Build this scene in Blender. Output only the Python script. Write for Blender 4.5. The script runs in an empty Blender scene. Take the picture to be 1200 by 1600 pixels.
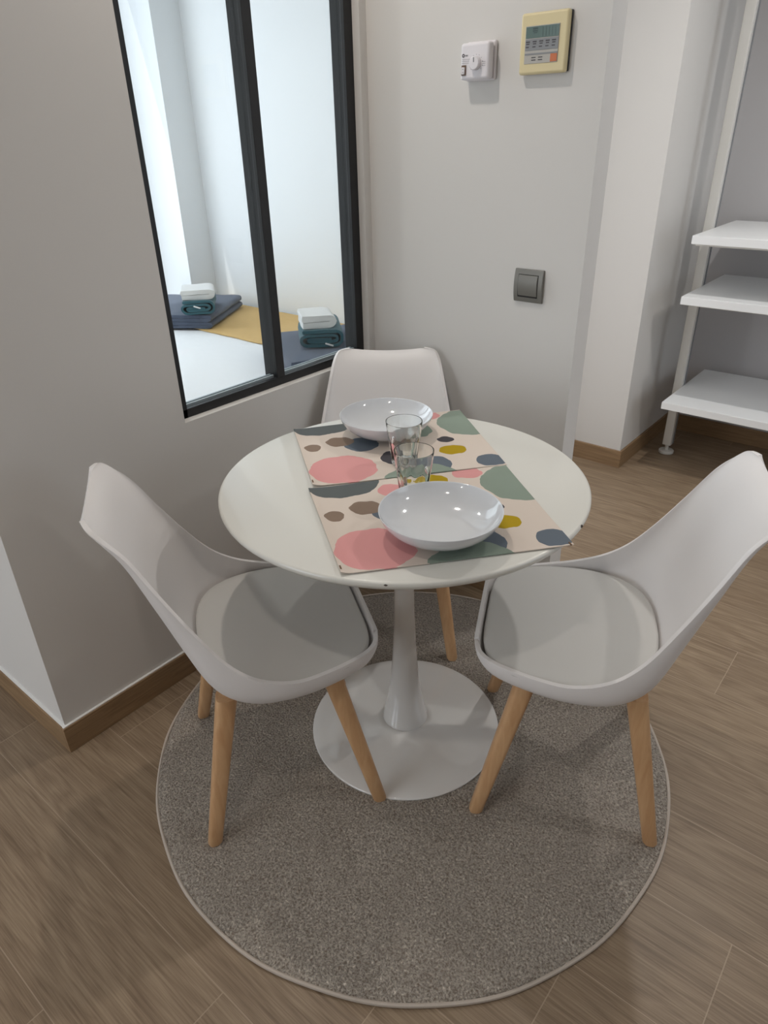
import bpy, bmesh, math, random
from mathutils import Vector, Matrix, noise
random.seed(7)
S = bpy.context.scene
COL = S.collection

# ------------------------------------------------------------------ camera
FPX, YAW, PITCH, ROLL = 1072.789, 0.69955, 0.506112, -0.024402
CH = 1.42200
fw = Vector((-math.sin(YAW)*math.cos(PITCH), math.cos(YAW)*math.cos(PITCH), -math.sin(PITCH)))
r = Vector((math.cos(YAW), math.sin(YAW), 0)); u = r.cross(fw)
r2 = r*math.cos(ROLL)+u*math.sin(ROLL); u2 = -r*math.sin(ROLL)+u*math.cos(ROLL)
cam = bpy.data.cameras.new('camera'); co = bpy.data.objects.new('camera', cam); COL.objects.link(co)
cam.sensor_fit = 'VERTICAL'; cam.sensor_height = 24; cam.sensor_width = 18
cam.lens = FPX*24/1600; cam.clip_start = .02
M = Matrix((( r2.x, u2.x, -fw.x, 0), (r2.y, u2.y, -fw.y, 0), (r2.z, u2.z, -fw.z, CH), (0, 0, 0, 1)))
co.matrix_world = M
S.camera = co

# ------------------------------------------------------------------ world, daylight, exposure
S.view_settings.view_transform = 'Standard'; S.view_settings.look = 'None'
S.view_settings.exposure = 0.0; S.view_settings.gamma = 1.0
S.view_settings.use_curve_mapping = False
w = bpy.data.worlds.new('world'); S.world = w; w.use_nodes = True
w.node_tree.nodes['Background'].inputs[0].default_value = (.75, .86, 1, 1)
w.node_tree.nodes['Background'].inputs[1].default_value = 1.0

def aim(o, d):
    o.rotation_euler = Vector(d).to_track_quat('-Z', 'Y').to_euler()
def area(name, loc, d, sx, sy, power, col, spread=180):
    l = bpy.data.lights.new(name, 'AREA'); l.shape = 'RECTANGLE'; l.size = sx; l.size_y = sy
    l.energy = power; l.color = col; l.spread = math.radians(spread)
    o = bpy.data.objects.new(name, l); COL.objects.link(o); o.location = loc; aim(o, d); return o
sun = bpy.data.lights.new('sun', 'SUN'); sun.energy = 1.8; sun.angle = math.radians(.6); sun.color = (1, .96, .9)
so = bpy.data.objects.new('sun', sun); COL.objects.link(so); aim(so, (.53, .85, -2.18)); so.location = (-8, -8, 12)
area('bedroom_daylight', (-3.46, 1.3, 1.5), (1, .0, 0), 1.4, 1.65, 17, (.90, .95, 1))
area('rear_daylight', (-2.3, -3.38, 1.45), (0, 1, 0), 2.4, 1.9, 51, (.89, .945, 1))
area('side_daylight', (2.12, 2.3, 1.45), (-1, .25, 0), 1.5, 1.8, 5.5, (.9, .95, 1), 120)
area('passage_fill', (-1.475, 2.42, 1.12), (1, .16, 0), .95, 2.1, 12.5, (.95, .97, 1))  # added fill for the pillar front; the passage wall has no opening
WARM = (1, .92, .84); COOL = (1, .98, .95)
DOWN = [(-1.30, 1.16, 4.6, WARM), (-.36, -.02, 3.2, WARM), (-.35, 2.50, 8.5, COOL), (.75, 1.85, 4.5, COOL), (-1.0, -1.5, 3, WARM), (-2.4, 1.3, 5, COOL)]  # the COOL lamps are added fill for pillar, shelves and bedroom
def downlight(x, y, p, c):
    l = bpy.data.lights.new('downlight_lamp', 'AREA'); l.shape = 'DISK'; l.size = .06; l.energy = p; l.color = c
    l.spread = math.radians(150)
    o = bpy.data.objects.new('downlight_lamp', l); COL.objects.link(o); o.location = (x, y, 2.408)

# ------------------------------------------------------------------ helpers
def link(o, parent=None):
    COL.objects.link(o)
    if parent is not None: o.parent = parent
    return o
def obj(name, bm, mat, parent=None, smooth=True, kind=None, angle=40):
    me = bpy.data.meshes.new(name)
    bmesh.ops.recalc_face_normals(bm, faces=bm.faces[:])
    bm.to_mesh(me); bm.free()
    mats = mat if isinstance(mat, (list, tuple)) else [mat]
    for m in mats: me.materials.append(m)
    if smooth:
        for p in me.polygons: p.use_smooth = True
        me.set_sharp_from_angle(angle=math.radians(angle))
    o = bpy.data.objects.new(name, me); link(o, parent)
    if kind: o['kind'] = kind
    return o
def box(bm, x0, x1, y0, y1, z0, z1, mi=0):
    vs = [bm.verts.new(p) for p in ((x0,y0,z0),(x1,y0,z0),(x1,y1,z0),(x0,y1,z0),(x0,y0,z1),(x1,y0,z1),(x1,y1,z1),(x0,y1,z1))]
    for f in ((3,2,1,0),(4,5,6,7),(0,1,5,4),(1,2,6,5),(2,3,7,6),(3,0,4,7)):
        fc = bm.faces.new([vs[i] for i in f]); fc.material_index = mi
    return vs
def bx(*a):
    bm = bmesh.new(); box(bm, *a); return bm
def bev(o, wd, seg=3):
    m = o.modifiers.new('bevel', 'BEVEL'); m.width = wd; m.segments = seg; m.limit_method = 'ANGLE'; return o
def struct(name, bm, mat, parent=None, b=0, smooth=False):
    o = obj(name, bm, mat, parent, smooth=smooth)
    if parent is None: o['kind'] = 'structure'
    if b: bev(o, b)
    return o
def thing(name, label, cat, loc=(0,0,0), rz=0, group=None):
    o = bpy.data.objects.new(name, None); link(o); o.location = loc; o.rotation_euler = (0, 0, rz)
    o.empty_display_size = .05
    tag(o, label, cat, group); return o
def tag(o, label, cat, group=None):
    o['label'] = label; o['category'] = cat
    if group: o['group'] = group
    return o
def lathe(prof, n=64, close=False, mod=None):
    """prof: list of (r,z)"""
    bm = bmesh.new(); rings = []
    for (rr, z) in prof:
        if rr < 1e-6: rings.append([bm.verts.new((0, 0, z))]); continue
        ring = []
        for i in range(n):
            a = 2*math.pi*i/n; q = rr*(mod(a, z, rr) if mod else 1)
            ring.append(bm.verts.new((q*math.cos(a), q*math.sin(a), z)))
        rings.append(ring)
    pairs = list(zip(rings[:-1], rings[1:]))
    if close: pairs.append((rings[-1], rings[0]))
    for A, B in pairs:
        if len(A) == 1 and len(B) == 1: continue
        for i in range(n):
            j = (i+1) % n
            if len(A) == 1: bm.faces.new((A[0], B[j], B[i]))
            elif len(B) == 1: bm.faces.new((A[i], A[j], B[0]))
            else: bm.faces.new((A[i], A[j], B[j], B[i]))
    return bm
def cr(P, t):
    """Catmull-Rom through list of tuples, t in 0..len-1"""
    n = len(P); i = min(int(t), n-2); f = t-i
    p0 = P[max(i-1, 0)]; p1 = P[i]; p2 = P[i+1]; p3 = P[min(i+2, n-1)]
    return tuple(.5*((2*b)+(-a+c)*f+(2*a-5*b+4*c-d)*f*f+(-a+3*b-3*c+d)*f**3) for a, b, c, d in zip(p0, p1, p2, p3))

# ------------------------------------------------------------------ materials
def mat(name, col, rough=.5, metal=0, spec=.5, bump=None, coat=0, var=None, sheen=0):
    m = bpy.data.materials.new(name); m.use_nodes = True; nt = m.node_tree; b = nt.nodes['Principled BSDF']
    b.inputs['Base Color'].default_value = (*col, 1); b.inputs['Roughness'].default_value = rough
    b.inputs['Metallic'].default_value = metal; b.inputs['Specular IOR Level'].default_value = spec
    b.inputs['Coat Weight'].default_value = coat; b.inputs['Coat Roughness'].default_value = .05
    if sheen: b.inputs['Sheen Weight'].default_value = sheen
    tc = nt.nodes.new('ShaderNodeTexCoord')
    sc, st, ds = bump or (60, .04, .002)
    nz = nt.nodes.new('ShaderNodeTexNoise'); nz.inputs['Scale'].default_value = sc; nz.inputs['Detail'].default_value = 3
    nt.links.new(tc.outputs['Object'], nz.inputs['Vector'])
    bp = nt.nodes.new('ShaderNodeBump'); bp.inputs['Strength'].default_value = st; bp.inputs['Distance'].default_value = ds
    nt.links.new(nz.outputs['Fac'], bp.inputs['Height']); nt.links.new(bp.outputs['Normal'], b.inputs['Normal'])
    if var:
        n2 = nt.nodes.new('ShaderNodeTexNoise'); n2.inputs['Scale'].default_value = var[0]; n2.inputs['Detail'].default_value = 4
        nt.links.new(tc.outputs['Object'], n2.inputs['Vector'])
        mx = nt.nodes.new('ShaderNodeMix'); mx.data_type = 'RGBA'
        mx.inputs[6].default_value = (*[c*(1-var[1]) for c in col], 1); mx.inputs[7].default_value = (*[min(1, c*(1+var[1])) for c in col], 1)
        nt.links.new(n2.outputs['Fac'], mx.inputs[0]); nt.links.new(mx.outputs[2], b.inputs['Base Color'])
    return m
def srgb(r, g, b):
    return tuple((c/255/12.92 if c/255 <= .04045 else ((c/255+.055)/1.055)**2.4) for c in (r, g, b))

WALL = mat('wall_paint', srgb(214, 211, 207), .62, spec=.3, bump=(220, .06, .001))
WALL_DIM = mat('dimmed_wall_paint', srgb(192, 190, 191), .62, spec=.3, bump=(220, .06, .001))  # ordinary wall paint, darkened in colour to stand in for shade on the far wall
WALLB = mat('bedroom_wall_paint', srgb(232, 235, 237), .7, spec=.3, bump=(220, .05, .001))
CEIL = mat('ceiling_paint', srgb(236, 235, 232), .8, bump=(150, .05, .001))
BLACK = mat('black_frame_paint', srgb(17, 18, 21), .45, bump=(300, .05, .0005))
BEAD = mat('grey_gasket', srgb(150, 160, 165), .5)
PLASTIC = mat('white_shell_plastic', srgb(226, 222, 220), .42, bump=(500, .03, .0004))
CUSH = mat('grey_white_leatherette', srgb(203, 201, 197), .5, bump=(700, .15, .0006))
LACQ = mat('white_table_lacquer', srgb(216, 214, 206), .32, bump=(40, .02, .001), coat=.25)
BASEW = mat('white_gloss_pedestal', srgb(222, 219, 215), .1, bump=(30, .02, .001), coat=.5)
PORC = mat('white_porcelain', srgb(208, 210, 213), .1, bump=(30, .01, .0005), coat=.6)
CHIP = mat('chipped_edge_core', srgb(60, 50, 42), .8)
SHELFW = mat('white_shelf_laminate', srgb(238, 239, 239), .35)
POSTW = mat('white_metal_post', srgb(212, 210, 205), .4)
CREAM = mat('aged_cream_plastic', srgb(216, 201, 158), .42)
THERM = mat('white_thermostat_plastic', srgb(225, 221, 224), .4)
DARKP = mat('dark_print', srgb(70, 66, 70), .6)
DKGREY = mat('charcoal_plastic', srgb(60, 62, 66), .5)
LCD = mat('lcd_glass', srgb(96, 116, 112), .2)
LCDK = mat('lcd_segment', srgb(62, 78, 78), .3)
GREYP = mat('grey_button_panel', srgb(132, 134, 136), .5)
LGREYP = mat('light_grey_button_panel', srgb(176, 172, 165), .5)
ORANGE = mat('orange_button', srgb(196, 110, 66), .5)
BROWNP = mat('brown_rocker_bezel', srgb(104, 82, 66), .5)
SWG = mat('grey_switch_plastic', srgb(122, 120, 114), .38, metal=.25)
SWD = mat('dark_gap', srgb(30, 30, 28), .8)
BEDW = mat('white_bed_linen', srgb(224, 226, 228), .85, bump=(14, .35, .01))
def cloth(name, col, a=.12):
    return mat(name, col, .95, spec=.1, bump=(420, .9, .003), var=(160, a), sheen=.3)
TBLUE = cloth('slate_blue_terry', srgb(82, 92, 110)); TTEAL = cloth('teal_terry', srgb(58, 98, 108)); TWHT = cloth('white_terry', srgb(226, 226, 224), .04)
THEM = cloth('pale_hem', srgb(120, 140, 158)); TAGW = mat('white_care_tag', srgb(230, 230, 228), .6)
THROW = mat('mustard_woven_throw', srgb(204, 170, 112), .9, bump=(300, .6, .002), var=(40, .1))
GLASSM = bpy.data.materials.new('drinking_glass'); GLASSM.use_nodes = True
g = GLASSM.node_tree.nodes['Principled BSDF']; g.inputs['Transmission Weight'].default_value = 1; g.inputs['Roughness'].default_value = 0
g.inputs['IOR'].default_value = 1.47; g.inputs['Base Color'].default_value = (.97, .99, .98, 1)
def pane_mat():
    m = bpy.data.materials.new('window_glass'); m.use_nodes = True; nt = m.node_tree; nt.nodes.clear()
    o = nt.nodes.new('ShaderNodeOutputMaterial'); mx = nt.nodes.new('ShaderNodeMixShader'); fr = nt.nodes.new('ShaderNodeFresnel')
    t = nt.nodes.new('ShaderNodeBsdfTransparent'); gl = nt.nodes.new('ShaderNodeBsdfGlossy'); gl.inputs['Roughness'].default_value = 0
    t.inputs[0].default_value = (.96, .98, .98, 1); 
    ge = nt.nodes.new('ShaderNodeNewGeometry'); mr = nt.nodes.new('ShaderNodeMapRange'); nt.links.new(ge.outputs['Backfacing'], mr.inputs[0])
    mr.inputs[3].default_value = 1.4; mr.inputs[4].default_value = 1/1.4; nt.links.new(mr.outputs[0], fr.inputs[0])   # same reflectance leaving as entering the pane
    nt.links.new(fr.outputs[0], mx.inputs[0]); nt.links.new(t.outputs[0], mx.inputs[1]); nt.links.new(gl.outputs[0], mx.inputs[2])
    nt.links.new(mx.outputs[0], o.inputs[0]); return m
PANE = pane_mat()

class NT:
    def __init__(s, m): s.nt = m.node_tree
    def math(s, op, a, b=None, c=None):
        n = s.nt.nodes.new('ShaderNodeMath'); n.operation = op
        for i, v in enumerate((a, b, c)):
            if v is None: continue
            if isinstance(v, (int, float)): n.inputs[i].default_value = v
            else: s.nt.links.new(v, n.inputs[i])
        return n.outputs[0]
    def mix(s, f, a, b):
        n = s.nt.nodes.new('ShaderNodeMix'); n.data_type = 'RGBA'
        for i, v in ((0, f), (6, a), (7, b)):
            if isinstance(v, tuple): n.inputs[i].default_value = (*v, 1)
            elif isinstance(v, (int, float)): n.inputs[i].default_value = v
            else: s.nt.links.new(v, n.inputs[i])
        return n.outputs[2]
    def comb(s, x, y, z):
        n = s.nt.nodes.new('ShaderNodeCombineXYZ')
        for i, v in enumerate((x, y, z)):
            if isinstance(v, (int, float)): n.inputs[i].default_value = v
            else: s.nt.links.new(v, n.inputs[i])
        return n.outputs[0]
    def noise(s, vec, scale, detail=4, dist=0, rough=.5):
        n = s.nt.nodes.new('ShaderNodeTexNoise'); n.inputs['Scale'].default_value = scale; n.inputs['Detail'].default_value = detail
        n.inputs['Distortion'].default_value = dist; n.inputs['Roughness'].default_value = rough
        s.nt.links.new(vec, n.inputs['Vector']); return n.outputs['Fac']

def wood_floor():
    m = bpy.data.materials.new('oak_look_plank_tile'); m.use_nodes = True; T = NT(m); nt = m.node_tree; b = nt.nodes['Principled BSDF']
    tc = nt.nodes.new('ShaderNodeTexCoord'); sp = nt.nodes.new('ShaderNodeSeparateXYZ'); nt.links.new(tc.outputs['Object'], sp.inputs[0])
    X, Y = sp.outputs[0], sp.outputs[1]
    ry = T.math('DIVIDE', T.math('SUBTRACT', Y, .326-.23*20), .23); row = T.math('FLOOR', ry); fy = T.math('FRACT', ry)
    # joint of row k (k=0 for y .326...556) at x = -.222 + .24 (k-1), plank length 1.2
    off = T.math('MULTIPLY_ADD', row, .24, -.222-.24*21)
    rx = T.math('DIVIDE', T.math('ADD', T.math('SUBTRACT', X, off), 24), 1.2); pl = T.math('FLOOR', rx); fx = T.math('FRACT', rx)
    g1 = T.math('LESS_THAN', T.math('MULTIPLY', T.math('PINGPONG', ry, .5), .23), .0011)
    g2 = T.math('LESS_THAN', T.math('MULTIPLY', T.math('PINGPONG', rx, .5), 1.2), .0011)
    gr = T.math('MAXIMUM', g1, g2)
    idn = nt.nodes.new('ShaderNodeTexWhiteNoise'); idn.noise_dimensions = '2D'; nt.links.new(T.comb(row, pl, 0), idn.inputs['Vector'])
    rnd = idn.outputs['Value']
    vec = T.comb(T.math('MULTIPLY_ADD', rnd, 37., T.math('MULTIPLY', X, 1.0)), T.math('MULTIPLY_ADD', rnd, 11., T.math('MULTIPLY', Y, 7.)), 0)
    warp = T.noise(vec, 1.6, 3, .6)
    cath = T.math('FRACT', T.math('MULTIPLY', warp, 14)); cath = T.math('PINGPONG', T.math('MULTIPLY', warp, 14), 1)
    vf = T.comb(T.math('MULTIPLY_ADD', rnd, 17., T.math('MULTIPLY', X, 7.)), T.math('MULTIPLY', Y, 260.), 0)
    fine = T.noise(vf, 1, 4, .3, .6)
    vf2 = T.comb(T.math('MULTIPLY_ADD', rnd, 5., T.math('MULTIPLY', X, 3.)), T.math('MULTIPLY', Y, 40.), rnd)
    mid = T.noise(vf2, 1, 4, .5, .6)
    f = T.math('ADD', T.math('ADD', T.math('MULTIPLY', cath, .13), T.math('MULTIPLY', fine, .72)), T.math('MULTIPLY', mid, .32))
    ramp = nt.nodes.new('ShaderNodeValToRGB'); nt.links.new(f, ramp.inputs[0])
    e = ramp.color_ramp.elements; e[0].position = .40; e[0].color = (*srgb(118, 98, 78), 1); e[1].position = .76; e[1].color = (*srgb(158, 138, 114), 1)
    col = T.mix(T.math('MULTIPLY', rnd, .16), ramp.outputs[0], srgb(104, 84, 66))
    col = T.mix(T.math('MULTIPLY', gr, .75), col, srgb(172, 152, 130))
    nt.links.new(col, b.inputs['Base Color']); b.inputs['Roughness'].default_value = .42; b.inputs['Specular IOR Level'].default_value = .4
    bp = nt.nodes.new('ShaderNodeBump'); bp.inputs['Strength'].default_value = .35; bp.inputs['Distance'].default_value = .001
    nt.links.new(T.math('SUBTRACT', fine, T.math('MULTIPLY', gr, 1.5)), bp.inputs['Height']); nt.links.new(bp.outputs[0], b.inputs['Normal'])
    return m
FLOORM = wood_floor()
def wood(name, c0, c1, sx, sy, sz, rough=.5, sc=1):
    m = bpy.data.materials.new(name); m.use_nodes = True; T = NT(m); nt = m.node_tree; b = nt.nodes['Principled BSDF']
    tc = nt.nodes.new('ShaderNodeTexCoord'); mp = nt.nodes.new('ShaderNodeMapping'); mp.inputs['Scale'].default_value = (sx, sy, sz)
    nt.links.new(tc.outputs['Object'], mp.inputs[0])
    f = T.noise(mp.outputs[0], sc, 5, .6, .6)
    ramp = nt.nodes.new('ShaderNodeValToRGB'); nt.links.new(f, ramp.inputs[0]); e = ramp.color_ramp.elements
    e[0].position = .3; e[0].color = (*c0, 1); e[1].position = .7; e[1].color = (*c1, 1)
    nt.links.new(ramp.outputs[0], b.inputs['Base Color']); b.inputs['Roughness'].default_value = rough
    bp = nt.nodes.new('ShaderNodeBump'); bp.inputs['Strength'].default_value = .2; bp.inputs['Distance'].default_value = .0008
    nt.links.new(f, bp.inputs['Height']); nt.links.new(bp.outputs[0], b.inputs['Normal']); return m
SKIRT = wood('baseboard_oak', srgb(124, 98, 70), srgb(152, 124, 92), 6, 6, 90, .5)
BEECH = wood('beech_wood', srgb(190, 146, 104), srgb(208, 168, 126), 55, 55, 5, .45)

def rug_mat():
    m = bpy.data.materials.new('beige_pile'); m.use_nodes = True; T = NT(m); nt = m.node_tree; b = nt.nodes['Principled BSDF']
    tc = nt.nodes.new('ShaderNodeTexCoord'); V = tc.outputs['Object']
    a0 = T.noise(V, 210, 3, .3, .65); c = T.noise(V, 6, 5, .8, .6)
    mr = nt.nodes.new('ShaderNodeMapRange'); nt.links.new(a0, mr.inputs[0]); mr.inputs[1].default_value = .34; mr.inputs[2].default_value = .66; a = mr.outputs[0]
    r1 = T.mix(a, srgb(122, 106, 90), srgb(250, 238, 222))
    r2_ = T.mix(T.math('MULTIPLY', c, .55), r1, srgb(160, 143, 127))
    nt.links.new(r2_, b.inputs['Base Color']); b.inputs['Roughness'].default_value = 1; b.inputs['Specular IOR Level'].default_value = .05
    b.inputs['Sheen Weight'].default_value = .25
    bp = nt.nodes.new('ShaderNodeBump'); bp.inputs['Strength'].default_value = 1; bp.inputs['Distance'].default_value = .006
    nt.links.new(a, bp.inputs['Height']); nt.links.new(bp.outputs[0], b.inputs['Normal']); return m
RUG = rug_mat(); RUGEDGE = mat('rug_binding', srgb(190, 178, 166), .95, bump=(400, .5, .002))

def mat_print():
    CREAMC = srgb(214, 201, 189)
    SL, BR, PK, MU, SG, DK, CH_ = srgb(96, 104, 113), srgb(130, 112, 98), srgb(205, 146, 144), srgb(166, 140, 30), srgb(130, 142, 130), srgb(72, 70, 74), srgb(92, 96, 96)
    blobs = [(7.5,-.3,8.3,6.1,CH_),(17.6,5.1,3.4,2.7,PK),(14.8,14.5,4.4,4.4,SL),(10.3,11.4,3.5,2.8,BR),(3.2,13.5,2.0,2.1,BR),(8.1,27.4,7.9,7.3,PK),
             (26.5,3.5,4.4,3.2,MU),(30.9,9.9,3.4,4.2,SG),(35.8,1.3,3.5,2.8,PK),(45.5,8.3,8.6,8.3,SG),(36.1,17.3,2.2,2.0,DK),(35.8,23.8,3.5,2.3,MU),
             (43,31.3,3.9,2.9,SL),(29.5,29.8,4.4,4.1,SL),(24.8,37.,8.6,8.2,SG),(20.7,24.2,2.7,3.4,DK)]
    m = bpy.data.materials.new('printed_cotton'); m.use_nodes = True; T = NT(m); nt = m.node_tree; b = nt.nodes['Principled BSDF']
    uvn = nt.nodes.new('ShaderNodeUVMap'); uvn.uv_map = 'UVMap'
    nz = nt.nodes.new('ShaderNodeTexNoise'); nz.inputs['Scale'].default_value = .22; nz.inputs['Detail'].default_value = 2
    nt.links.new(uvn.outputs[0], nz.inputs['Vector'])
    vs = nt.nodes.new('ShaderNodeVectorMath'); vs.operation = 'SUBTRACT'; vs.inputs[1].default_value = (.5, .5, .5); nt.links.new(nz.outputs['Color'], vs.inputs[0])
    vm = nt.nodes.new('ShaderNodeVectorMath'); vm.operation = 'MULTIPLY_ADD'; vm.inputs[1].default_value = (2.2, 2.2, 0)
    nt.links.new(vs.outputs[0], vm.inputs[0]); nt.links.new(uvn.outputs[0], vm.inputs[2])
    col = None; P = vm.outputs[0]
    weave = T.noise(uvn.outputs[0], 9, 2, 0, .7)
    col = T.mix(weave, tuple(c*.93 for c in CREAMC), CREAMC)
    for (cx, cy, rx, ry, c) in blobs:
        a = nt.nodes.new('ShaderNodeVectorMath'); a.operation = 'SUBTRACT'; a.inputs[1].default_value = (cx, cy, 0); nt.links.new(P, a.inputs[0])
        d = nt.nodes.new('ShaderNodeVectorMath'); d.operation = 'DIVIDE'; d.inputs[1].default_value = (rx, ry, 1); nt.links.new(a.outputs[0], d.inputs[0])
        l = nt.nodes.new('ShaderNodeVectorMath'); l.operation = 'LENGTH'; nt.links.new(d.outputs[0], l.inputs[0])
        cc = T.mix(T.math('MULTIPLY', weave, .35), c, tuple(min(1, x*1.5+.03) for x in c))
        col = T.mix(T.math('LESS_THAN', l.outputs['Value'], 1.0), col, cc)
    nt.links.new(col, b.inputs['Base Color']); b.inputs['Roughness'].default_value = .95; b.inputs['Specular IOR Level'].default_value = .1
    bp = nt.nodes.new('ShaderNodeBump'); bp.inputs['Strength'].default_value = .3; bp.inputs['Distance'].default_value = .0006
    nt.links.new(weave, bp.inputs['Height']); nt.links.new(bp.outputs[0], b.inputs['Normal']); return m
PRINT = mat_print(); LOOP = mat('brown_loop_ribbon', srgb(110, 84, 62), .8)

# ------------------------------------------------------------------ room shell
H = 2.42
XW, YB = -1.488, 1.743            # partition with the window, wall with the controls
YS = .455                          # outer corner of the partition
struct('floor', bx(-4.6, 2.3, -3.6, 3.75, -.1, 0), FLOORM)
bm = bmesh.new(); box(bm, -4.1, 2.3, -3.6, YS+.1, H, H+.1); box(bm, -3.45, 2.3, YS+.1, 3.75, H, H+.1)
struct('ceiling', bm, CEIL)
# partition with the opening
OY0, OY1, OZ0, OZ1 = .966, 1.714, .763, 2.32
bm = bmesh.new()
box(bm, -1.59, XW, YS, OY0, 0, H); box(bm, -1.59, XW, OY1, YB+.078, 0, H)
box(bm, -1.59, XW, OY0, OY1, 0, OZ0); box(bm, -1.59, XW, OY0, OY1, OZ1, H)
struct('wall_left', bm, WALL)
struct('wall_back', bx(XW, -.78, YB, YB+.078, 0, H), WALL)
struct('wall_outer', bx(-4.0, -1.59, YS, YS+.1, 0, H), WALL)
struct('wall_pillar', bx(-1.49, -1.047, 2.98, 3.62, 0, H), WALL)
struct('wall_far', bx(-1.047, 2.2, 3.62, 3.72, 0, H), WALL_DIM)
struct('wall_passage', bx(-1.59, -1.49, YB+.078, 3.62, 0, H), WALL)
bm = bmesh.new(); 
box(bm, 2.2, 2.3, -3.5, 1.5, 0, H); box(bm, 2.2, 2.3, 3.1, 3.72, 0, H); box(bm, 2.2, 2.3, 1.5, 3.1, 0, .45); box(bm, 2.2, 2.3, 1.5, 3.1, 2.35, H)
struct('wall_right', bm, WALL)
bm = bmesh.new()
box(bm, -4.1, -3.5, -3.6, -3.5, 0, H); box(bm, -1.1, 2.3, -3.6, -3.5, 0, H); box(bm, -3.5, -1.1, -3.6, -3.5, 0, .45); box(bm, -3.5, -1.1, -3.6, -3.5, 2.35, H)
struct('wall_rear', bm, WALL)
struct('wall_side', bx(-4.1, -4.0, -3.5, YS+.1, 0, H), WALL)
# bedroom
struct('wall_bedroom', bx(-3.55, -1.59, 2.42, 2.52, 0, H), WALLB)
bm = bmesh.new()
box(bm, -3.45, -3.2, YS+.1, .7, 0, H); box(bm, -3.45, -3.2, 2.26, 2.42, 0, H)
box(bm, -3.45, -3.2, .7, 2.26, 0, .6); box(bm, -3.45, -3.2, .7, 2.26, 2.35, H)
struct('wall_bedroom_left', bm, WALLB)
# thin white liner of the partition's bedroom side
# baseboards
def base(name, x0, x1, y0, y1): 
    return struct(name, bx(x0, x1, y0, y1, 0, .083), SKIRT, b=.0015)
base('baseboard_left', XW-.001, XW+.011, YS-.011, YB)
base('baseboard_outer', -4.0, XW-.001, YS-.011, YS)
base('baseboard_back', XW+.011, -.78, YB-.011, YB)
base('baseboard_pillar', -1.49, -1.047+.011, 2.969, 2.98)
base('baseboard_pillar_side', -1.047, -1.047+.011, 2.98, 3.609)
base('baseboard_far', -1.047, 2.2, 3.609, 3.62)
base('baseboard_right', 2.189, 2.2, -3.5, 3.609)
base('baseboard_rear', -4.0, 2.189, -3.5, -3.489)
base('baseboard_side', -4.0, -3.989, -3.489, YS-.011)
def caulk(n, *a): struct(n, bx(*a), CEIL)
caulk('trim_1', XW, XW+.007, YS-.008, YB, .083, .0855)
caulk('trim_2', -4.0, XW, YS-.007, YS, .083, .0855)

# interior window
win = bpy.data.objects.new('window_1', None); link(win); win.location = (-1.53, 1.34, OZ0); win['kind'] = 'structure'
def wp(name, bm, m, b=0):
    o = obj(name, bm, m, None, smooth=False); 
    o.parent = win; o.matrix_parent_inverse = Matrix.Translation(-Vector((-1.53, 1.34, OZ0)))
    if b: bev(o, b, 2)
    return o
XF, XBK, XM = -1.513, -1.572, -1.526
g0, g1 = OY0, OY1
bm = bmesh.new()
# outer frame: face ring + deeper ring
for (xa, xb, wd) in ((XM, XF, .030), (XBK, XM, .022)):
    box(bm, xa, xb, g0, g0+wd, OZ0, OZ1); box(bm, xa, xb, g1-wd-.004, g1, OZ0, OZ1)
    box(bm, xa, xb, g0, g1, OZ0, OZ0+wd-.006); box(bm, xa, xb, g0, g1, OZ1-wd, OZ1)
wp('window_frame', bm, BLACK, .0012)
bm = bmesh.new()
box(bm, XM, XF, 1.322, 1.352, OZ0+.02, OZ1-.02); box(bm, XBK, XM, 1.326, 1.348, OZ0+.018, OZ1-.018)
wp('mullion', bm, BLACK, .0012)
for ya, yb in ((g0+.022, 1.326), (1.348, g1-.026)):
    wp('glass_pane', bx(-1.547, -1.541, ya, yb, OZ0+.016, OZ1-.022), PANE)
    bm = bmesh.new(); box(bm, -1.541, -1.534, ya, yb, OZ0+.016, OZ0+.028); box(bm, -1.554, -1.547, ya, yb, OZ0+.016, OZ0+.028)
    wp('glazing_bead', bm, BEAD)
# openings that let the daylight in (off frame)
for i, (x0, x1, y0, y1, z0, z1, ax) in enumerate([(-3.5, -1.1, -3.58, -3.53, .45, 2.35, 'x'), (2.23, 2.28, 1.5, 3.1, .45, 2.35, 'y')]):
    bm = bmesh.new(); t = .05
    if ax == 'x':
        box(bm, x0, x0+t, y0, y1, z0, z1); box(bm, x1-t, x1, y0, y1, z0, z1); box(bm, x0, x1, y0, y1, z0, z0+t); box(bm, x0, x1, y0, y1, z1-t, z1); box(bm, (x0+x1)/2-t/2, (x0+x1)/2+t/2, y0, y1, z0, z1)
    else:
        box(bm, x0, x1, y0, y0+t, z0, z1); box(bm, x0, x1, y1-t, y1, z0, z1); box(bm, x0, x1, y0, y1, z0, z0+t); box(bm, x0, x1, y0, y1, z1-t, z1); box(bm, x0, x1, (y0+y1)/2-t/2, (y0+y1)/2+t/2, z0, z1)
    struct('window_%d' % (i+2), bm, BEDW)

for a in DOWN: downlight(*a)
def fixture(x, y):
    o = obj('ceiling_downlight', lathe([(.036, H-.001), (.036, H-.006), (.052, H-.006), (.055, H-.001)], 40), SHELFW)
    return o
LN = ['above the table near the window wall', 'above the camera side of the room', 'added as fill in the passage before the pillar', 'added to brighten the shelf tops, right of the passage', 'near the middle of the room', 'added as bedroom fill over the bed behind the black window']
for (x, y, p, c_), t in zip(DOWN, LN):
    o = fixture(x, y); o.location = (x, y, 0); tag(o, 'white round recessed ceiling downlight ' + t, 'downlight', 'ceiling downlights')

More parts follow.
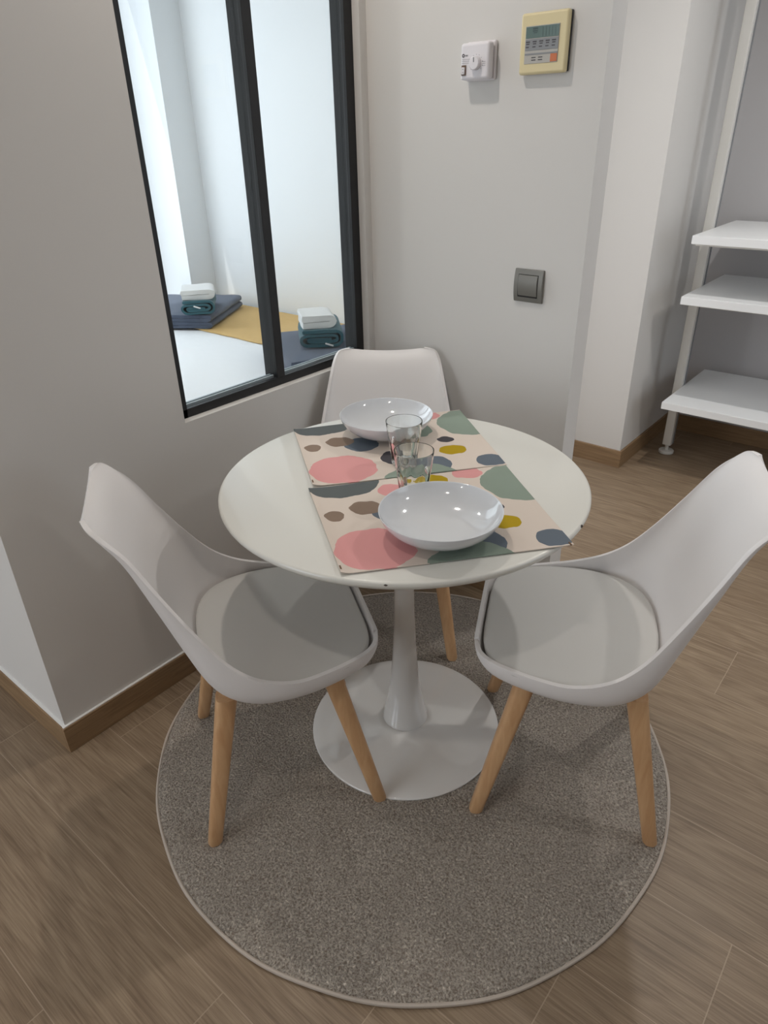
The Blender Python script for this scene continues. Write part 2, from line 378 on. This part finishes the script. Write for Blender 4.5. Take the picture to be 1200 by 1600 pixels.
# ------------------------------------------------------------------ rug
RC = (-.8073, 1.0421); RR = .655
def make_rug():
    n = 150; bm = bmesh.new(); sp = .0062; rings = []
    cen = bm.verts.new((0, 0, .014)); prev = None
    seg = 520
    nr = 92
    for i in range(1, nr+1):
        rr = (RR-.008)*i/nr; ring = []
        for k in range(seg):
            a = 2*math.pi*k/seg; x, y = rr*math.cos(a), rr*math.sin(a)
            z = .0135+.0022*noise.noise(Vector((x*150, y*150, 0)))+.0020*noise.noise(Vector((x*7, y*7, 3)))
            if i > nr-3: z -= .0015*(i-nr+3)
            jx, jy = random.uniform(-.001, .001), random.uniform(-.001, .001)
            ring.append(bm.verts.new((x+jx, y+jy, z+random.uniform(-.0009, .0009))))
        if prev is None:
            for k in range(seg): bm.faces.new((cen, ring[k], ring[(k+1) % seg]))
        else:
            for k in range(seg): bm.faces.new((prev[k], ring[k], ring[(k+1) % seg], prev[(k+1) % seg]))
        prev = ring
    lo = [bm.verts.new((v.co.x*1.004, v.co.y*1.004, .001)) for v in prev]
    for k in range(seg): bm.faces.new((prev[k], lo[k], lo[(k+1) % seg], prev[(k+1) % seg]))
    return bm
t = thing('round_rug', 'round beige short-pile rug under the table and chairs', 'rug', (RC[0], RC[1], 0))
obj('pile', make_rug(), RUG, t, angle=180)
bm = bmesh.new(); A = []
for k in range(200):
    a = 2*math.pi*k/200; ring = []
    rw = RR-.005+.0012*math.sin(a*7)+.001*math.sin(a*17)
    for j in range(8):
        b_ = 2*math.pi*j/8; ring.append(bm.verts.new(((rw+.0042*math.cos(b_))*math.cos(a), (rw+.0042*math.cos(b_))*math.sin(a), .0058+.0050*math.sin(b_))))
    A.append(ring)
for k in range(200):
    B = A[(k+1) % 200]
    for j in range(8): bm.faces.new((A[k][j], B[j], B[(j+1) % 8], A[k][(j+1) % 8]))
obj('edge_binding', bm, RUGEDGE, t)

# ------------------------------------------------------------------ table
TC = (-.8389, 1.0652); TZ = .7535
t = thing('pedestal_table', 'round white pedestal table with a few chips on its edge', 'table', (TC[0], TC[1], .0125))
z = -.0125
prof = [(0, TZ-.020), (.385, TZ-.020), (.393, TZ-.018), (.3985, TZ-.012), (.400, TZ-.008), (.3995, TZ-.003), (.3975, TZ-.001), (.394, TZ), (0, TZ)]
obj('tabletop', lathe([(a, b+z) for a, b in prof], 160), LACQ, t, angle=60)
col = [(.0595, .0445), (.0585, .052), (.054, .075), (.0485, .10), (.0425, .14), (.0375, .18), (.0325, .235), (.0285, .30), (.0255, .38), (.0240, .46), (.0235, .54), (.025, .61), (.030, .67), (.040, .71), (.055, TZ-.0205)]
col = [cr(col, i*.25) for i in range((len(col)-1)*4+1)]
obj('column', lathe([(0, .0445+z)]+[(a, b+z) for a, b in col]+[(0, TZ-.0205+z)], 96), BASEW, t, angle=60)
bp_ = [(.245, .0), (.250, .003), (.250, .0065), (.247, .0085), (.22, .012), (.18, .0165), (.14, .0215), (.10, .0275), (.075, .032), (.062, .0345), (.0585, .032), (0, .032)]
obj('pedestal_base', lathe([(0, 0)]+bp_, 128), BASEW, t, angle=60)
for (px, py, sc) in ((-.624, .743, 1), (-.443, 1.115, 1.4), (-.524, 1.315, .6)):
    d = Vector((px-TC[0], py-TC[1], 0)).normalized()
    bm = bmesh.new(); bmesh.ops.create_icosphere(bm, subdivisions=2, radius=.0028*sc)
    for v in bm.verts: v.co *= 1+.35*noise.noise(v.co*900)
    bmesh.ops.scale(bm, vec=(1, 1.3, .7), verts=bm.verts)
    o = obj('edge_chip', bm, CHIP, t); o['label'] = 'dark chip on the tabletop edge'
    o.location = (d.x*.3985, d.y*.3985, TZ-.0045+z); o.rotation_euler = (0, 0, math.atan2(d.y, d.x))

# ------------------------------------------------------------------ chairs
Cc = [(.228,.452),(.216,.420),(.178,.387),(.09,.376),(0,.375),(-.08,.38),(-.145,.410),(-.188,.49),(-.222,.60),(-.255,.71),(-.280,.775),(-.300,.803),(-.316,.814)]
Rc = [(.115,.227,.452),(.158,.212,.452),(.190,.172,.452),(.220,.09,.453),(.236,.02,.460),(.237,-.05,.486),(.226,-.105,.532),(.208,-.155,.605),(.191,-.205,.692),(.175,-.246,.768),(.165,-.279,.806),(.150,-.300,.826),(.118,-.312,.832)]
def shell_bm():
    bm = bmesh.new(); NV, NU = 56, 36; G = []
    for i in range(NV+1):
        tt = i/NV*(len(Cc)-1); cy, cz = cr(Cc, tt); rx, ry, rz = cr(Rc, tt)
        s = min(max((tt-4.5)/3.0, 0), 1); s = s*s*(3-2*s); n = 3.4*(1-s)+2.1*s
        row = []
        for j in range(NU+1):
            th = (j/NU-.5)*math.pi; sn, cs = math.sin(abs(th)), math.cos(th)
            x = rx*sn**(2/n); g_ = 1-max(cs, 0)**(2/n)
            row.append(bm.verts.new((math.copysign(x, th), cy+(ry-cy)*g_, cz+(rz-cz)*g_)))
        G.append(row)
    for i in range(NV):
        for j in range(NU): bm.faces.new((G[i][j], G[i][j+1], G[i+1][j+1], G[i+1][j]))
    return bm
def cushion_bm():
    bm = bmesh.new(); n = 72; rings = []
    def ring(k, z, dome=0):
        R_ = []
        for i in range(n):
            a = 2*math.pi*i/n; ca, sa = math.cos(a), math.sin(a); e = 2/(4.2 if sa > 0 else 2.5)
            x = .221*k*math.copysign(abs(ca)**e, ca); y = .0255+.186*k*math.copysign(abs(sa)**e, sa)
            if y > 0: x *= 1-.09*(y/.2)**2
            zz = z+.018*max(0, (-y-.02)/.15)**2
            R_.append(bm.verts.new((x, y, zz)))
        return R_
    for k, z in ((.80, .392), (.90, .412), (.965, .430), (.990, .438), (.997, .4435), (.990, .4475), (.965, .4498), (.90, .4510), (.6, .4535), (.2, .4545)):
        rings.append(ring(k, z))
    for A_, B_ in zip(rings[:-1], rings[1:]):
        for i in range(n): bm.faces.new((A_[i], A_[(i+1) % n], B_[(i+1) % n], B_[i]))
    bm.faces.new(rings[-1]); bm.faces.new(rings[0][::-1])
    return bm
def leg_bm(sx, sy):
    top = Vector((sx*.150, sy*.112-.004, .392)); bot = Vector((sx*.204, sy*.196, .0135))
    bm = bmesh.new(); rings = []
    N = 20
    for q in range(9):
        f = q/8; c = top.lerp(bot, f); hw = .0225*(1-f)+.0158*f
        if q == 8: hw *= .72
        if q == 7: c = top.lerp(bot, .975); hw = .0162
        ring = []
        for i in range(N):
            a = 2*math.pi*i/N; e = 2/3.4
            ca, sa = math.cos(a), math.sin(a)
            ring.append(bm.verts.new((c.x+hw*math.copysign(abs(ca)**e, ca), c.y+hw*math.copysign(abs(sa)**e, sa), c.z)))
        rings.append(ring)
    for A_, B_ in zip(rings[:-1], rings[1:]):
        for i in range(N): bm.faces.new((A_[i], A_[(i+1) % N], B_[(i+1) % N], B_[i]))
    bm.faces.new(rings[0][::-1]); bm.faces.new(rings[-1])
    return bm
def make_chair(loc, f, label):
    rz = math.atan2(f[1], f[0])-math.pi/2
    c = thing('dining_chair', label, 'chair', (loc[0], loc[1], .0), rz, 'moulded chairs around the round table')
    s = obj('seat_shell', shell_bm(), PLASTIC, c, angle=180)
    m = s.modifiers.new('solid', 'SOLIDIFY'); m.thickness = .0095; m.offset = -1; m.use_even_offset = False
    m = s.modifiers.new('bevel', 'BEVEL'); m.width = .003; m.segments = 3; m.limit_method = 'ANGLE'; m.angle_limit = math.radians(60)
    k = obj('seat_cushion', cushion_bm(), CUSH, c, angle=80); k['label'] = 'grey-white padded seat cushion'
    for sx in (-1, 1):
        for sy in (-1, 1):
            l = obj('leg', leg_bm(sx, sy), BEECH, c, angle=50); l['label'] = 'tapered beech leg'
    return c
def copy_tree(o, parent=None):
    c = o.copy(); COL.objects.link(c)
    if parent is not None: c.parent = parent
    for ch in list(o.children): copy_tree(ch, c)
    return c
ch = make_chair((-1.017, .788), (.559, .83), 'white moulded chair with beech legs, on the left of the table before the window wall')
for loc, f, lb in (((-.455, 1.221), (-.9, -.437), 'white moulded chair with beech legs, on the right of the table beside the open floor'),
                   ((-1.166, 1.392), (.6, -.8), 'white moulded chair behind the table in the wall corner, mostly hidden by the tabletop')):
    c2 = copy_tree(ch); c2.location = (loc[0], loc[1], 0); c2.rotation_euler = (0, 0, math.atan2(f[1], f[0])-math.pi/2); c2['label'] = lb

# ------------------------------------------------------------------ placemats
def placemat(corners, name, label, z0, seed):
    A_, B_, C_, D_ = [Vector(c) for c in corners]   # back-left, front-left, front-right, back-right
    bm = bmesh.new(); uvl = bm.loops.layers.uv.new('UVMap'); NU, NV = 90, 68; cx = (A_+B_+C_+D_)/4
    def P(u_, v_, dz):
        p = A_*(1-u_)*(1-v_)+D_*u_*(1-v_)+B_*(1-u_)*v_+C_*u_*v_
        p = p-cx
        q = Vector((u_*2.3, v_*2.0, seed))
        h = .0011*(1+noise.noise(q*1.7))
        e = min(u_, 1-u_, v_*.8, (1-v_)*.8)
        hem = .0007 if e < .02 else 0
        curl = .005*max(0, 1-u_/.06)**2*(.4+.6*v_)
        return Vector((p.x, p.y, h+hem+curl+dz))
    lay = []
    for dz in (0.0, .0016):
        lay.append([[bm.verts.new(P(i/NU, j/NV, dz)) for i in range(NU+1)] for j in range(NV+1)])
    def face(vs, uv):
        f_ = bm.faces.new(vs)
        for l, q in zip(f_.loops, uv): l[uvl].uv = (q[0]*45.5, q[1]*34.5)
    for k, L in enumerate(lay):
        for j in range(NV):
            for i in range(NU):
                face((L[j][i], L[j][i+1], L[j+1][i+1], L[j+1][i]), ((i/NU, j/NV), ((i+1)/NU, j/NV), ((i+1)/NU, (j+1)/NV), (i/NU, (j+1)/NV)))
    lo, hi = lay
    for i in range(NU):
        for j in (0, NV): face((lo[j][i], lo[j][i+1], hi[j][i+1], hi[j][i]), ((i/NU, j/NV),)*4)
    for j in range(NV):
        for i in (0, NU): face((lo[j][i], lo[j+1][i], hi[j+1][i], hi[j][i]), ((i/NU, j/NV),)*4)
    o = obj(name, bm, PRINT, angle=60); o.location = (cx.x, cx.y, z0)
    for uu, vv in ((.006, .955),) + (((.985, .992),) if seed > 3 else ()):
        p = P(uu, vv, .0012); q = P(uu, vv+.03 if uu < .5 else vv-.03, .0012); a_ = math.atan2(q.y-p.y, q.x-p.x)
        c_ = obj('corner_loop', bx(-.005, .005, -.0012, .0012, 0, .0022), LOOP, o, smooth=False); c_.location = p; c_.rotation_euler = (0, 0, a_); c_['label'] = 'small brown corner loop'
    return tag(o, label, 'placemat', 'pebble-print placemats on the table')
placemat([(-1.234,1.114),(-.967,.913),(-.692,1.257),(-.972,1.484)], 'placemat', 'cream placemat with coloured pebble print, the rear one under the farther bowl', TZ+.0003, 1.3)
placemat([(-.966,.899),(-.691,.702),(-.419,1.033),(-.692,1.252)], 'placemat', 'cream placemat with coloured pebble print, the front one under the nearer bowl', TZ+.0003, 5.1)

# ------------------------------------------------------------------ bowls and glasses
bo = [(0, .0025), (.038, .0025), (.040, 0), (.044, 0), (.047, .003), (.066, .010), (.085, .0195), (.100, .031), (.109, .042), (.1135, .0505),
      (.1150, .0515), (.1155, .0500)]
bprof = [(0, .0035), (.040, .0035), (.041, .0), (.045, .0), (.049, .003), (.071, .0095), (.089, .0185), (.103, .0305), (.1115, .0430), (.1155, .0540), (.1153, .0552), (.1140, .0553), (.1095, .0460), (.1000, .0335), (.086, .0225), (.067, .0138), (.047, .0088), (.02, .0075), (0, .0075)]
bowl0 = obj('bowl', lathe(bprof, 128), PORC, angle=60); m = bowl0.modifiers.new('s', 'SUBSURF'); m.levels = 1; m.render_levels = 1
bowl0.location = (-.632, .913, TZ+.0042); tag(bowl0, 'white shallow porcelain bowl on the front placemat, nearest the camera', 'bowl', 'white bowls on the table')
b2 = bowl0.copy(); COL.objects.link(b2); b2.location = (-1.022, 1.232, TZ+.0042); b2['label'] = 'white shallow porcelain bowl on the rear placemat, before the corner chair'
GH = .102
def facet(a, z_, rr):
    k = min(1, max(0, (z_-.006)/.01))*min(1, max(0, (.064-z_)/.012))
    ph = (a*9/(2*math.pi)) % 1.0
    return 1-.055*k*(1-abs(2*ph-1)**1.2)*1.0
gp_o = [(.0285, .0005), (.0300, .003), (.0308, .010), (.0318, .02), (.0330, .03), (.0343, .04), (.0356, .052), (.0366, .060), (.0374, .067), (.0385, .075), (.0400, .088), (.0412, .0995), (.0410, .1015)]
gp_i = [(.0396, .1012), (.0388, .092), (.0372, .076), (.0348, .055), (.0325, .038), (.0298, .020), (.0280, .013), (.024, .0105), (.012, .0098), (0, .0096)]
def glass_bm():
    n = 108; prof_ = [(0, .002), (.022, .002), (.0265, .0)]+gp_o+gp_i
    bm = bmesh.new(); rings = []
    for q, (rr, z_) in enumerate(prof_):
        outer = 2 < q < 3+len(gp_o)
        if rr < 1e-6: rings.append([bm.verts.new((0, 0, z_))]); continue
        rings.append([bm.verts.new((rr*(facet(2*math.pi*i/n, z_, rr) if outer else 1)*math.cos(2*math.pi*i/n), rr*(facet(2*math.pi*i/n, z_, rr) if outer else 1)*math.sin(2*math.pi*i/n), z_)) for i in range(n)])
    for A_, B_ in zip(rings[:-1], rings[1:]):
        for i in range(n):
            j = (i+1) % n
            if len(A_) == 1: bm.faces.new((A_[0], B_[j], B_[i]))
            elif len(B_) == 1: bm.faces.new((A_[i], A_[j], B_[0]))
            else: bm.faces.new((A_[i], A_[j], B_[j], B_[i]))
    return bm
g0_ = obj('drinking_glass', glass_bm(), GLASSM, angle=70)
g0_.location = (-.884, 1.127, TZ+.0042); tag(g0_, 'clear faceted tumbler on the rear placemat beside the farther bowl', 'glass', 'tumblers in the middle of the table')
g2_ = g0_.copy(); COL.objects.link(g2_); g2_.location = (-.769, 1.012, TZ+.0042); g2_.rotation_euler = (0, 0, .3); g2_['label'] = 'clear faceted tumbler on the front placemat just behind the nearer bowl'

# ------------------------------------------------------------------ wall controls
def wall_part(name, x0, x1, z0, z1, y0, y1, m, parent, b=.002, seg=4, lab=None, bm=None):
    o = obj(name, bm or bx(x0, x1, y0, y1, z0, z1), m, parent, smooth=True, angle=30)
    if b: bev(o, b, seg)
    if lab: o['label'] = lab
    return o
# thermostat (local: x along the wall, -y out of it, z up)
t = thing('thermostat', 'small white dial thermostat box on the wall left of the cream control panel', 'thermostat', (-1.108, YB, 1.570))
wall_part('back_plate', -.043, .043, -.042, .042, -.010, 0, THERM, t, .005)
wall_part('cover', -.043, .040, -.040, .038, -.036, -.0108, THERM, t, .007, 5)
d = obj('dial', lathe([(0, .012), (.0125, .012), (.014, .0105), (.0145, .0)], 48, mod=lambda a, z_, r_: 1+.03*math.cos(a*18) if z_ > 0 else 1), THERM, t)
d.rotation_euler = (math.pi/2, 0, 0); d.location = (.004, -.0362, -.006)
pt = wall_part('dial_pointer', -.0012, .0012, .002, .012, -.0488, -.048, GREYP, t, 0); pt.location = (.004, 0, -.006)
def textobj(name, s, size, loc, m, parent, rx=math.pi/2, lab=None):
    cu = bpy.data.curves.new(name, 'FONT'); cu.body = s; cu.size = size; cu.extrude = .0002; cu.align_x = 'CENTER'; cu.align_y = 'CENTER'
    o = bpy.data.objects.new(name, cu); link(o); bpy.context.view_layer.update()
    dg = bpy.context.evaluated_depsgraph_get(); me = bpy.data.meshes.new_from_object(o.evaluated_get(dg)); me.materials.append(m)
    bpy.data.objects.remove(o); o = bpy.data.objects.new(name, me); link(o, parent); o.location = loc; o.rotation_euler = (rx, 0, 0); 
    if lab: o['label'] = lab
    return o
# printed marks on the cover: emblem, maker's letters, ruled lines, scale ticks
bm = bmesh.new()
ex, ez = -.034, .012
for i in range(20):
    a0, a1 = 2*math.pi*i/20, 2*math.pi*(i+1)/20
    vs = [bm.verts.new((ex+rr*math.cos(a), -.0363, ez+rr*math.sin(a))) for rr, a in ((.0040, a0), (.0040, a1), (.0016, a1), (.0016, a0))]
    bm.faces.new(vs)
for k in range(3): box(bm, -.038, -.014, -.0364, -.0361, .0035-.004*k, .0040-.004*k)
for k in range(3): box(bm, .021, .031, -.0364, -.0361, -.004-.004*k, -.0035-.004*k)
for k in range(11):
    a = math.radians(-40+k*26); cx_, cz_ = .004+.0185*math.cos(a), -.006+.0185*math.sin(a)
    box(bm, cx_-.0006, cx_+.0006, -.0364, -.0361, cz_-.0006, cz_+.0006)
o = obj('printed_scale', bm, DARKP, t, smooth=False)
textobj('printed_letters', 'orbis', .0065, (-.023, -.0363, .012), DARKP, t) if False else textobj('printed_letters', 'ntc', .0062, (-.0245, -.0363, .012), DARKP, t)
rk = wall_part('rocker_switch', -.038, -.0245, -.030, -.008, -.038, -.036, BROWNP, t, .0008, 2)
wall_part('rocker', -.0355, -.027, -.0275, -.0125, -.041, -.0375, THERM, rk, .001, 2)
for zz in (-.0165, -.0235):
    wall_part('rocker_mark', -.032, -.0305, zz-.0008, zz+.0008, -.0415, -.0409, DARKP, rk, 0)
# cream air conditioning controller
t = thing('air_conditioning_controller', 'yellowed cream control panel with a small grey display, right of the white thermostat', 'control panel', (-.9315, YB, 1.5945))
wall_part('back_plate', -.060, .0605, -.059, .059, -.004, 0, DKGREY, t, .003)
c_ = wall_part('housing', -.0615, .0600, -.0615, .0600, -.021, -.0042, CREAM, t, .006, 5)
f_ = wall_part('display_panel', -.047, .040, -.040, .034, -.0222, -.0208, LGREYP, t, .0005, 1)
wall_part('lcd_screen', -.0455, .039, .010, .0325, -.0228, -.0221, LCD, f_, .0003, 1)
bm = bmesh.new()
for i, (a, b_, c1, d1) in enumerate([(-.028, -.015, .0265, .030), (-.028, -.016, .0225, .0250), (-.026, -.017, .0195, .021)]): box(bm, a, b_, -.0231, -.0228, c1, d1)
for k in range(5): box(bm, -.002+k*.008, -.0013+k*.008, -.0231, -.0228, .012, .030)
wall_part('lcd_segments', 0, 0, 0, 0, 0, 0, LCDK, f_, 0, bm=bm)
wall_part('button_strip', -.0455, .039, -.014, .0085, -.0228, -.0221, GREYP, f_, .0003, 1)
bm = bmesh.new()
for k, xk in enumerate((-.039, -.0215, -.0045, .012, .028)):
    box(bm, xk-.005, xk+.005, -.0232, -.0228, .002, .0045)
    box(bm, xk-.004, xk+.004, -.0232, -.0228, -.002, .0)
    box(bm, xk-.005, xk+.003, -.0232, -.0228, -.008, -.006)
wall_part('button_print', 0, 0, 0, 0, 0, 0, DARKP, f_, 0, bm=bm)
wall_part('divider_bar', -.0455, .039, -.0225, -.0195, -.0229, -.0221, GREYP, f_, 0)
bm = bmesh.new()
for xk in (-.022, -.0045):
    for zz in (-.028, -.033): box(bm, xk-.0055, xk+.0055, -.0228, -.0222, zz-.0009, zz+.0009)
wall_part('key_print', 0, 0, 0, 0, 0, 0, DARKP, f_, 0, bm=bm)
wall_part('power_button', .0215, .0385, -.0385, -.023, -.0232, -.0221, ORANGE, f_, .0004, 1, 'orange power button')
# light switch
t = thing('light_switch', 'grey square rocker light switch on the wall beside the chair corner', 'light switch', (-.9285, YB, 1.0455))
def curved_plate(w_, h_, y0, bulge, dd):
    bm = bmesh.new(); N = 16; G = []
    for i in range(N+1):
        zz = -h_/2+h_*i/N; yy = y0-bulge*(1-(2*zz/h_)**2)
        G.append([bm.verts.new(p) for p in ((-w_/2, yy, zz), (w_/2, yy, zz), (w_/2, y0+dd, zz), (-w_/2, y0+dd, zz))])
    for a, b_ in zip(G[:-1], G[1:]):
        for k in range(4): bm.faces.new((a[k], a[(k+1) % 4], b_[(k+1) % 4], b_[k]))
    bm.faces.new(G[0]); bm.faces.new(G[-1][::-1]); return bm
o = obj('switch_plate', curved_plate(.086, .086, -.006, .006, .006), SWG, t, angle=30); bev(o, .0012, 2)
o = obj('rocker_gap', curved_plate(.0600, .0600, -.0095, .0035, .003), SWD, t, angle=30)
o = obj('rocker', curved_plate(.0575, .0575, -.0105, .0045, .004), SWG, t, angle=30); bev(o, .0012, 2); o.rotation_euler = (math.radians(2.5), 0, 0)

# ------------------------------------------------------------------ shelving unit
t = thing('shelving_unit', 'white open shelving unit on post legs before the far wall', 'shelves', (-.50, 3.28, 0))
ox, oy = -.50, 3.28
def sh(name, x0, x1, y0, y1, z0, z1, m, b=.001, parent=None):
    o = obj(name, bx(x0-ox, x1-ox, y0-oy, y1-oy, z0, z1), m, parent or t, smooth=False)
    if b: bev(o, b, 2)
    return o
for px in (-.945, -.055):
    p = sh('post', px, px+.040, 3.262, 3.298, .045, 2.40, POSTW, .003)
    p2 = obj('post_channel', bx(px-ox+.0395, px-ox+.043, 3.285-oy, 3.297-oy, .05, 2.39), GREYP, p, smooth=False)
    f_ = obj('foot', lathe([(0, .0), (.031, .0), (.035, .003), (.035, .013), (.032, .016), (.009, .018), (.008, .034), (.012, .046), (0, .046)], 40), POSTW, t); f_.location = (px+.02-ox, 0, 0)
for z0 in (.318, .772, 1.006):
    s_ = sh('shelf', -.903, -.055, 3.0, 3.585, z0, z0+.032, SHELFW, .0015)
    sh('shelf_rail', -.900, -.058, 3.05, 3.09, z0-.012, z0-.0005, POSTW, .001, s_)
    e = sh('end_cap', -.9045, -.903, 3.002, 3.010, z0+.004, z0+.026, GREYP, 0, s_)

# ------------------------------------------------------------------ bedroom: bed, throw, towels
t = thing('bed', 'white made bed seen through the black framed window', 'bed', (-2.4, 1.5, 0))
def bedbox(name, x0, x1, y0, y1, z0, z1, m, b):
    o = obj(name, bx(x0+2.4, x1+2.4, y0-1.5, y1-1.5, z0, z1), m, t); bev(o, b, 5); return o
bedbox('bed_base', -3.16, -1.66, .60, 2.41, .02, .34, SHELFW, .01)
bedbox('mattress', -3.17, -1.65, .58, 2.415, .34, .62, BEDW, .035)
def drape(name, x0, x1, y0, y1, z0, th, m, label, cat, wob=.002):
    bm = bmesh.new(); NX, NY = 60, 24; L = []
    for dz in (0, th):
        L.append([[bm.verts.new((x0+(x1-x0)*i/NX, y0+(y1-y0)*j/NY+.004*noise.noise(Vector((i*.2, 0, 1))), z0+dz+wob*(1+noise.noise(Vector((i*.12, j*.2, 4)))))) for i in range(NX+1)] for j in range(NY+1)])
    for G in L:
        for j in range(NY):
            for i in range(NX): bm.faces.new((G[j][i], G[j][i+1], G[j+1][i+1], G[j+1][i]))
    lo, hi = L
    for i in range(NX):
        for j in (0, NY): bm.faces.new((lo[j][i], lo[j][i+1], hi[j][i+1], hi[j][i]))
    for j in range(NY):
        for i in (0, NX): bm.faces.new((lo[j][i], lo[j+1][i], hi[j+1][i], hi[j][i]))
    o = obj(name, bm, m, angle=60); return tag(o, label, cat)
drape('bed_throw', -3.13, -1.72, 1.945, 2.405, .6205, .005, THROW, 'mustard yellow throw laid across the end of the white bed', 'throw')

def ribbon(path, th, depth, seed, taper=0):
    """folded cloth: centre-line path (x,z) with thickness, extruded along y"""
    pts = []
    for a, b_ in zip(path[:-1], path[1:]):
        n = max(1, int(math.hypot(b_[0]-a[0], b_[1]-a[1])/.006))
        for k in range(n): pts.append((a[0]+(b_[0]-a[0])*k/n, a[1]+(b_[1]-a[1])*k/n))
    pts.append(path[-1])
    for _ in range(3): pts = [pts[0]]+[((a[0]+2*b_[0]+c_[0])/4, (a[1]+2*b_[1]+c_[1])/4) for a, b_, c_ in zip(pts[:-2], pts[1:-1], pts[2:])]+[pts[-1]]
    out = []
    n = len(pts); L, R_ = [], []
    for i, p in enumerate(pts):
        a = pts[max(0, i-1)]; b_ = pts[min(n-1, i+1)]; dx, dz = b_[0]-a[0], b_[1]-a[1]; l = math.hypot(dx, dz) or 1
        nx, nz = -dz/l, dx/l; L.append((p[0]+nx*th/2, p[1]+nz*th/2)); R_.append((p[0]-nx*th/2, p[1]-nz*th/2))
    loop = L+[(pts[-1][0]+(pts[-1][0]-pts[-2][0])*.5, pts[-1][1])]+R_[::-1]
    bm = bmesh.new(); NY = 22; rings = []
    for j in range(NY+1):
        f = j/NY; y = (f-.5)*depth; e = 1-.12*max(0, abs(2*f-1)-.9)/.1
        ring = []
        for k, (x, z_) in enumerate(loop):
            q = Vector((x*14, y*14, z_*40+seed)); dn = noise.noise(q)
            ring.append(bm.verts.new((x*(1-.01*(1-e))+.004*dn, y+.004*noise.noise(Vector((x*20, z_*60, seed)))*(1 if j in (0, NY) else .3), z_+.0022*noise.noise(q+Vector((5, 0, 0))))))
        rings.append(ring)
    m_ = len(loop)
    for A_, B_ in zip(rings[:-1], rings[1:]):
        for k in range(m_): bm.faces.new((A_[k], A_[(k+1) % m_], B_[(k+1) % m_], B_[k]))
    # end caps as strips between the two sides of the ribbon
    for ring in (rings[0], rings[-1]):
        nl = len(L)
        for k in range(nl-1): bm.faces.new((ring[k], ring[k+1], ring[m_-2-k], ring[m_-1-k]))
        bm.faces.new((ring[nl-1], ring[nl], ring[nl+1]))
    zmin = min(v.co.z for v in bm.verts)
    for v in bm.verts: v.co.z -= zmin
    return bm
def zig(w_, h_, layers):
    """serpentine fold, width w_, total height h_"""
    th = h_/layers; p = []
    for k in range(layers):
        z_ = th*(k+.5); xs = (-w_/2+th/2, w_/2-th/2)
        if k % 2: xs = xs[::-1]
        p += [(xs[0], z_), (xs[1], z_)]
        if k < layers-1:
            sgn = 1 if k % 2 == 0 else -1
            for a in (-45, 0, 45):
                p.append((xs[1]+sgn*th*.5*math.cos(math.radians(a)), z_+th/2+th*.5*math.sin(math.radians(a))))
    return p, th*.93
def roll(w_, h_):
    """towel folded in thirds around itself: outer wrap enclosing inner fold"""
    a, t_ = w_/2, h_/5
    return [(a*.45, h_*.42), (-a*.55, h_*.50), (-a*.68, h_*.42), (-a*.55, h_*.30), (a*.55, h_*.30), (a*.78, h_*.38), (a*.80, h_*.56), (a*.6, h_*.68), (-a*.65, h_*.70), (-a*.90, h_*.6), (-a*.93, h_*.3), (-a*.75, h_*.11), (a*.75, h_*.09), (a*.97, h_*.25), (a*1.0, h_*.7), (a*.8, h_*.90), (-a*.8, h_*.91)], h_*.17
def towel(kind, w_, dpt, h_, layers, m, pos, rz, label, group, seed):
    p, th = (roll(w_, h_) if kind == 'roll' else zig(w_, h_, layers))
    o = obj('folded_towel', ribbon(p, th, dpt, seed), m, angle=60)
    o.location = pos; o.rotation_euler = (0, 0, rz)
    return tag(o, label, 'towel', group)
def caretag(parent, loc, rz=0):
    bm = bx(-.016, .016, -.0010, .0, -.003, .003); o = obj('care_tag', bm, TAGW, parent, smooth=False); o.location = loc; o.rotation_euler = (0, .35, rz); o['label'] = 'small white care tag'
GL, GR = 'towels of the left stack on the bed', 'towels of the right stack on the bed'
# local frame of a towel: x = width seen from the front, -y = the front (fold section shows)
aL = math.atan2(.45, .89)
zb = .6292
towel('zig', .44, .46, .062, 4, TBLUE, (-2.67-.22*.89-.23*.56, 1.96-.22*.45+.23*.83, zb), math.radians(32), 'large slate blue folded towel at the bottom of the left stack', GL, 1.1)
tl = towel('roll', .150, .26, .062, 0, TTEAL, (-2.825, 2.02, zb+.067), math.radians(50), 'teal folded hand towel in the middle of the left stack', GL, 2.2); caretag(tl, (0, -.136, .036))
towel('zig', .155, .16, .042, 2, TWHT, (-2.80, 2.0, zb+.131), math.radians(52), 'small white folded towel on top of the left stack', GL, 3.3)
towel('zig', .42, .44, .075, 2, TBLUE, (-1.905, 1.915, zb), math.radians(62), 'large slate blue folded towel at the bottom of the right stack', GR, 4.4)
tr = towel('roll', .165, .26, .066, 0, TTEAL, (-1.93, 1.925, zb+.079), math.radians(47), 'teal folded hand towel in the middle of the right stack', GR, 5.5); caretag(tr, (.03, -.136, .012))
towel('zig', .135, .15, .046, 2, TWHT, (-1.915, 1.89, zb+.147), math.radians(52), 'small white folded towel on top of the right stack', GR, 6.6)
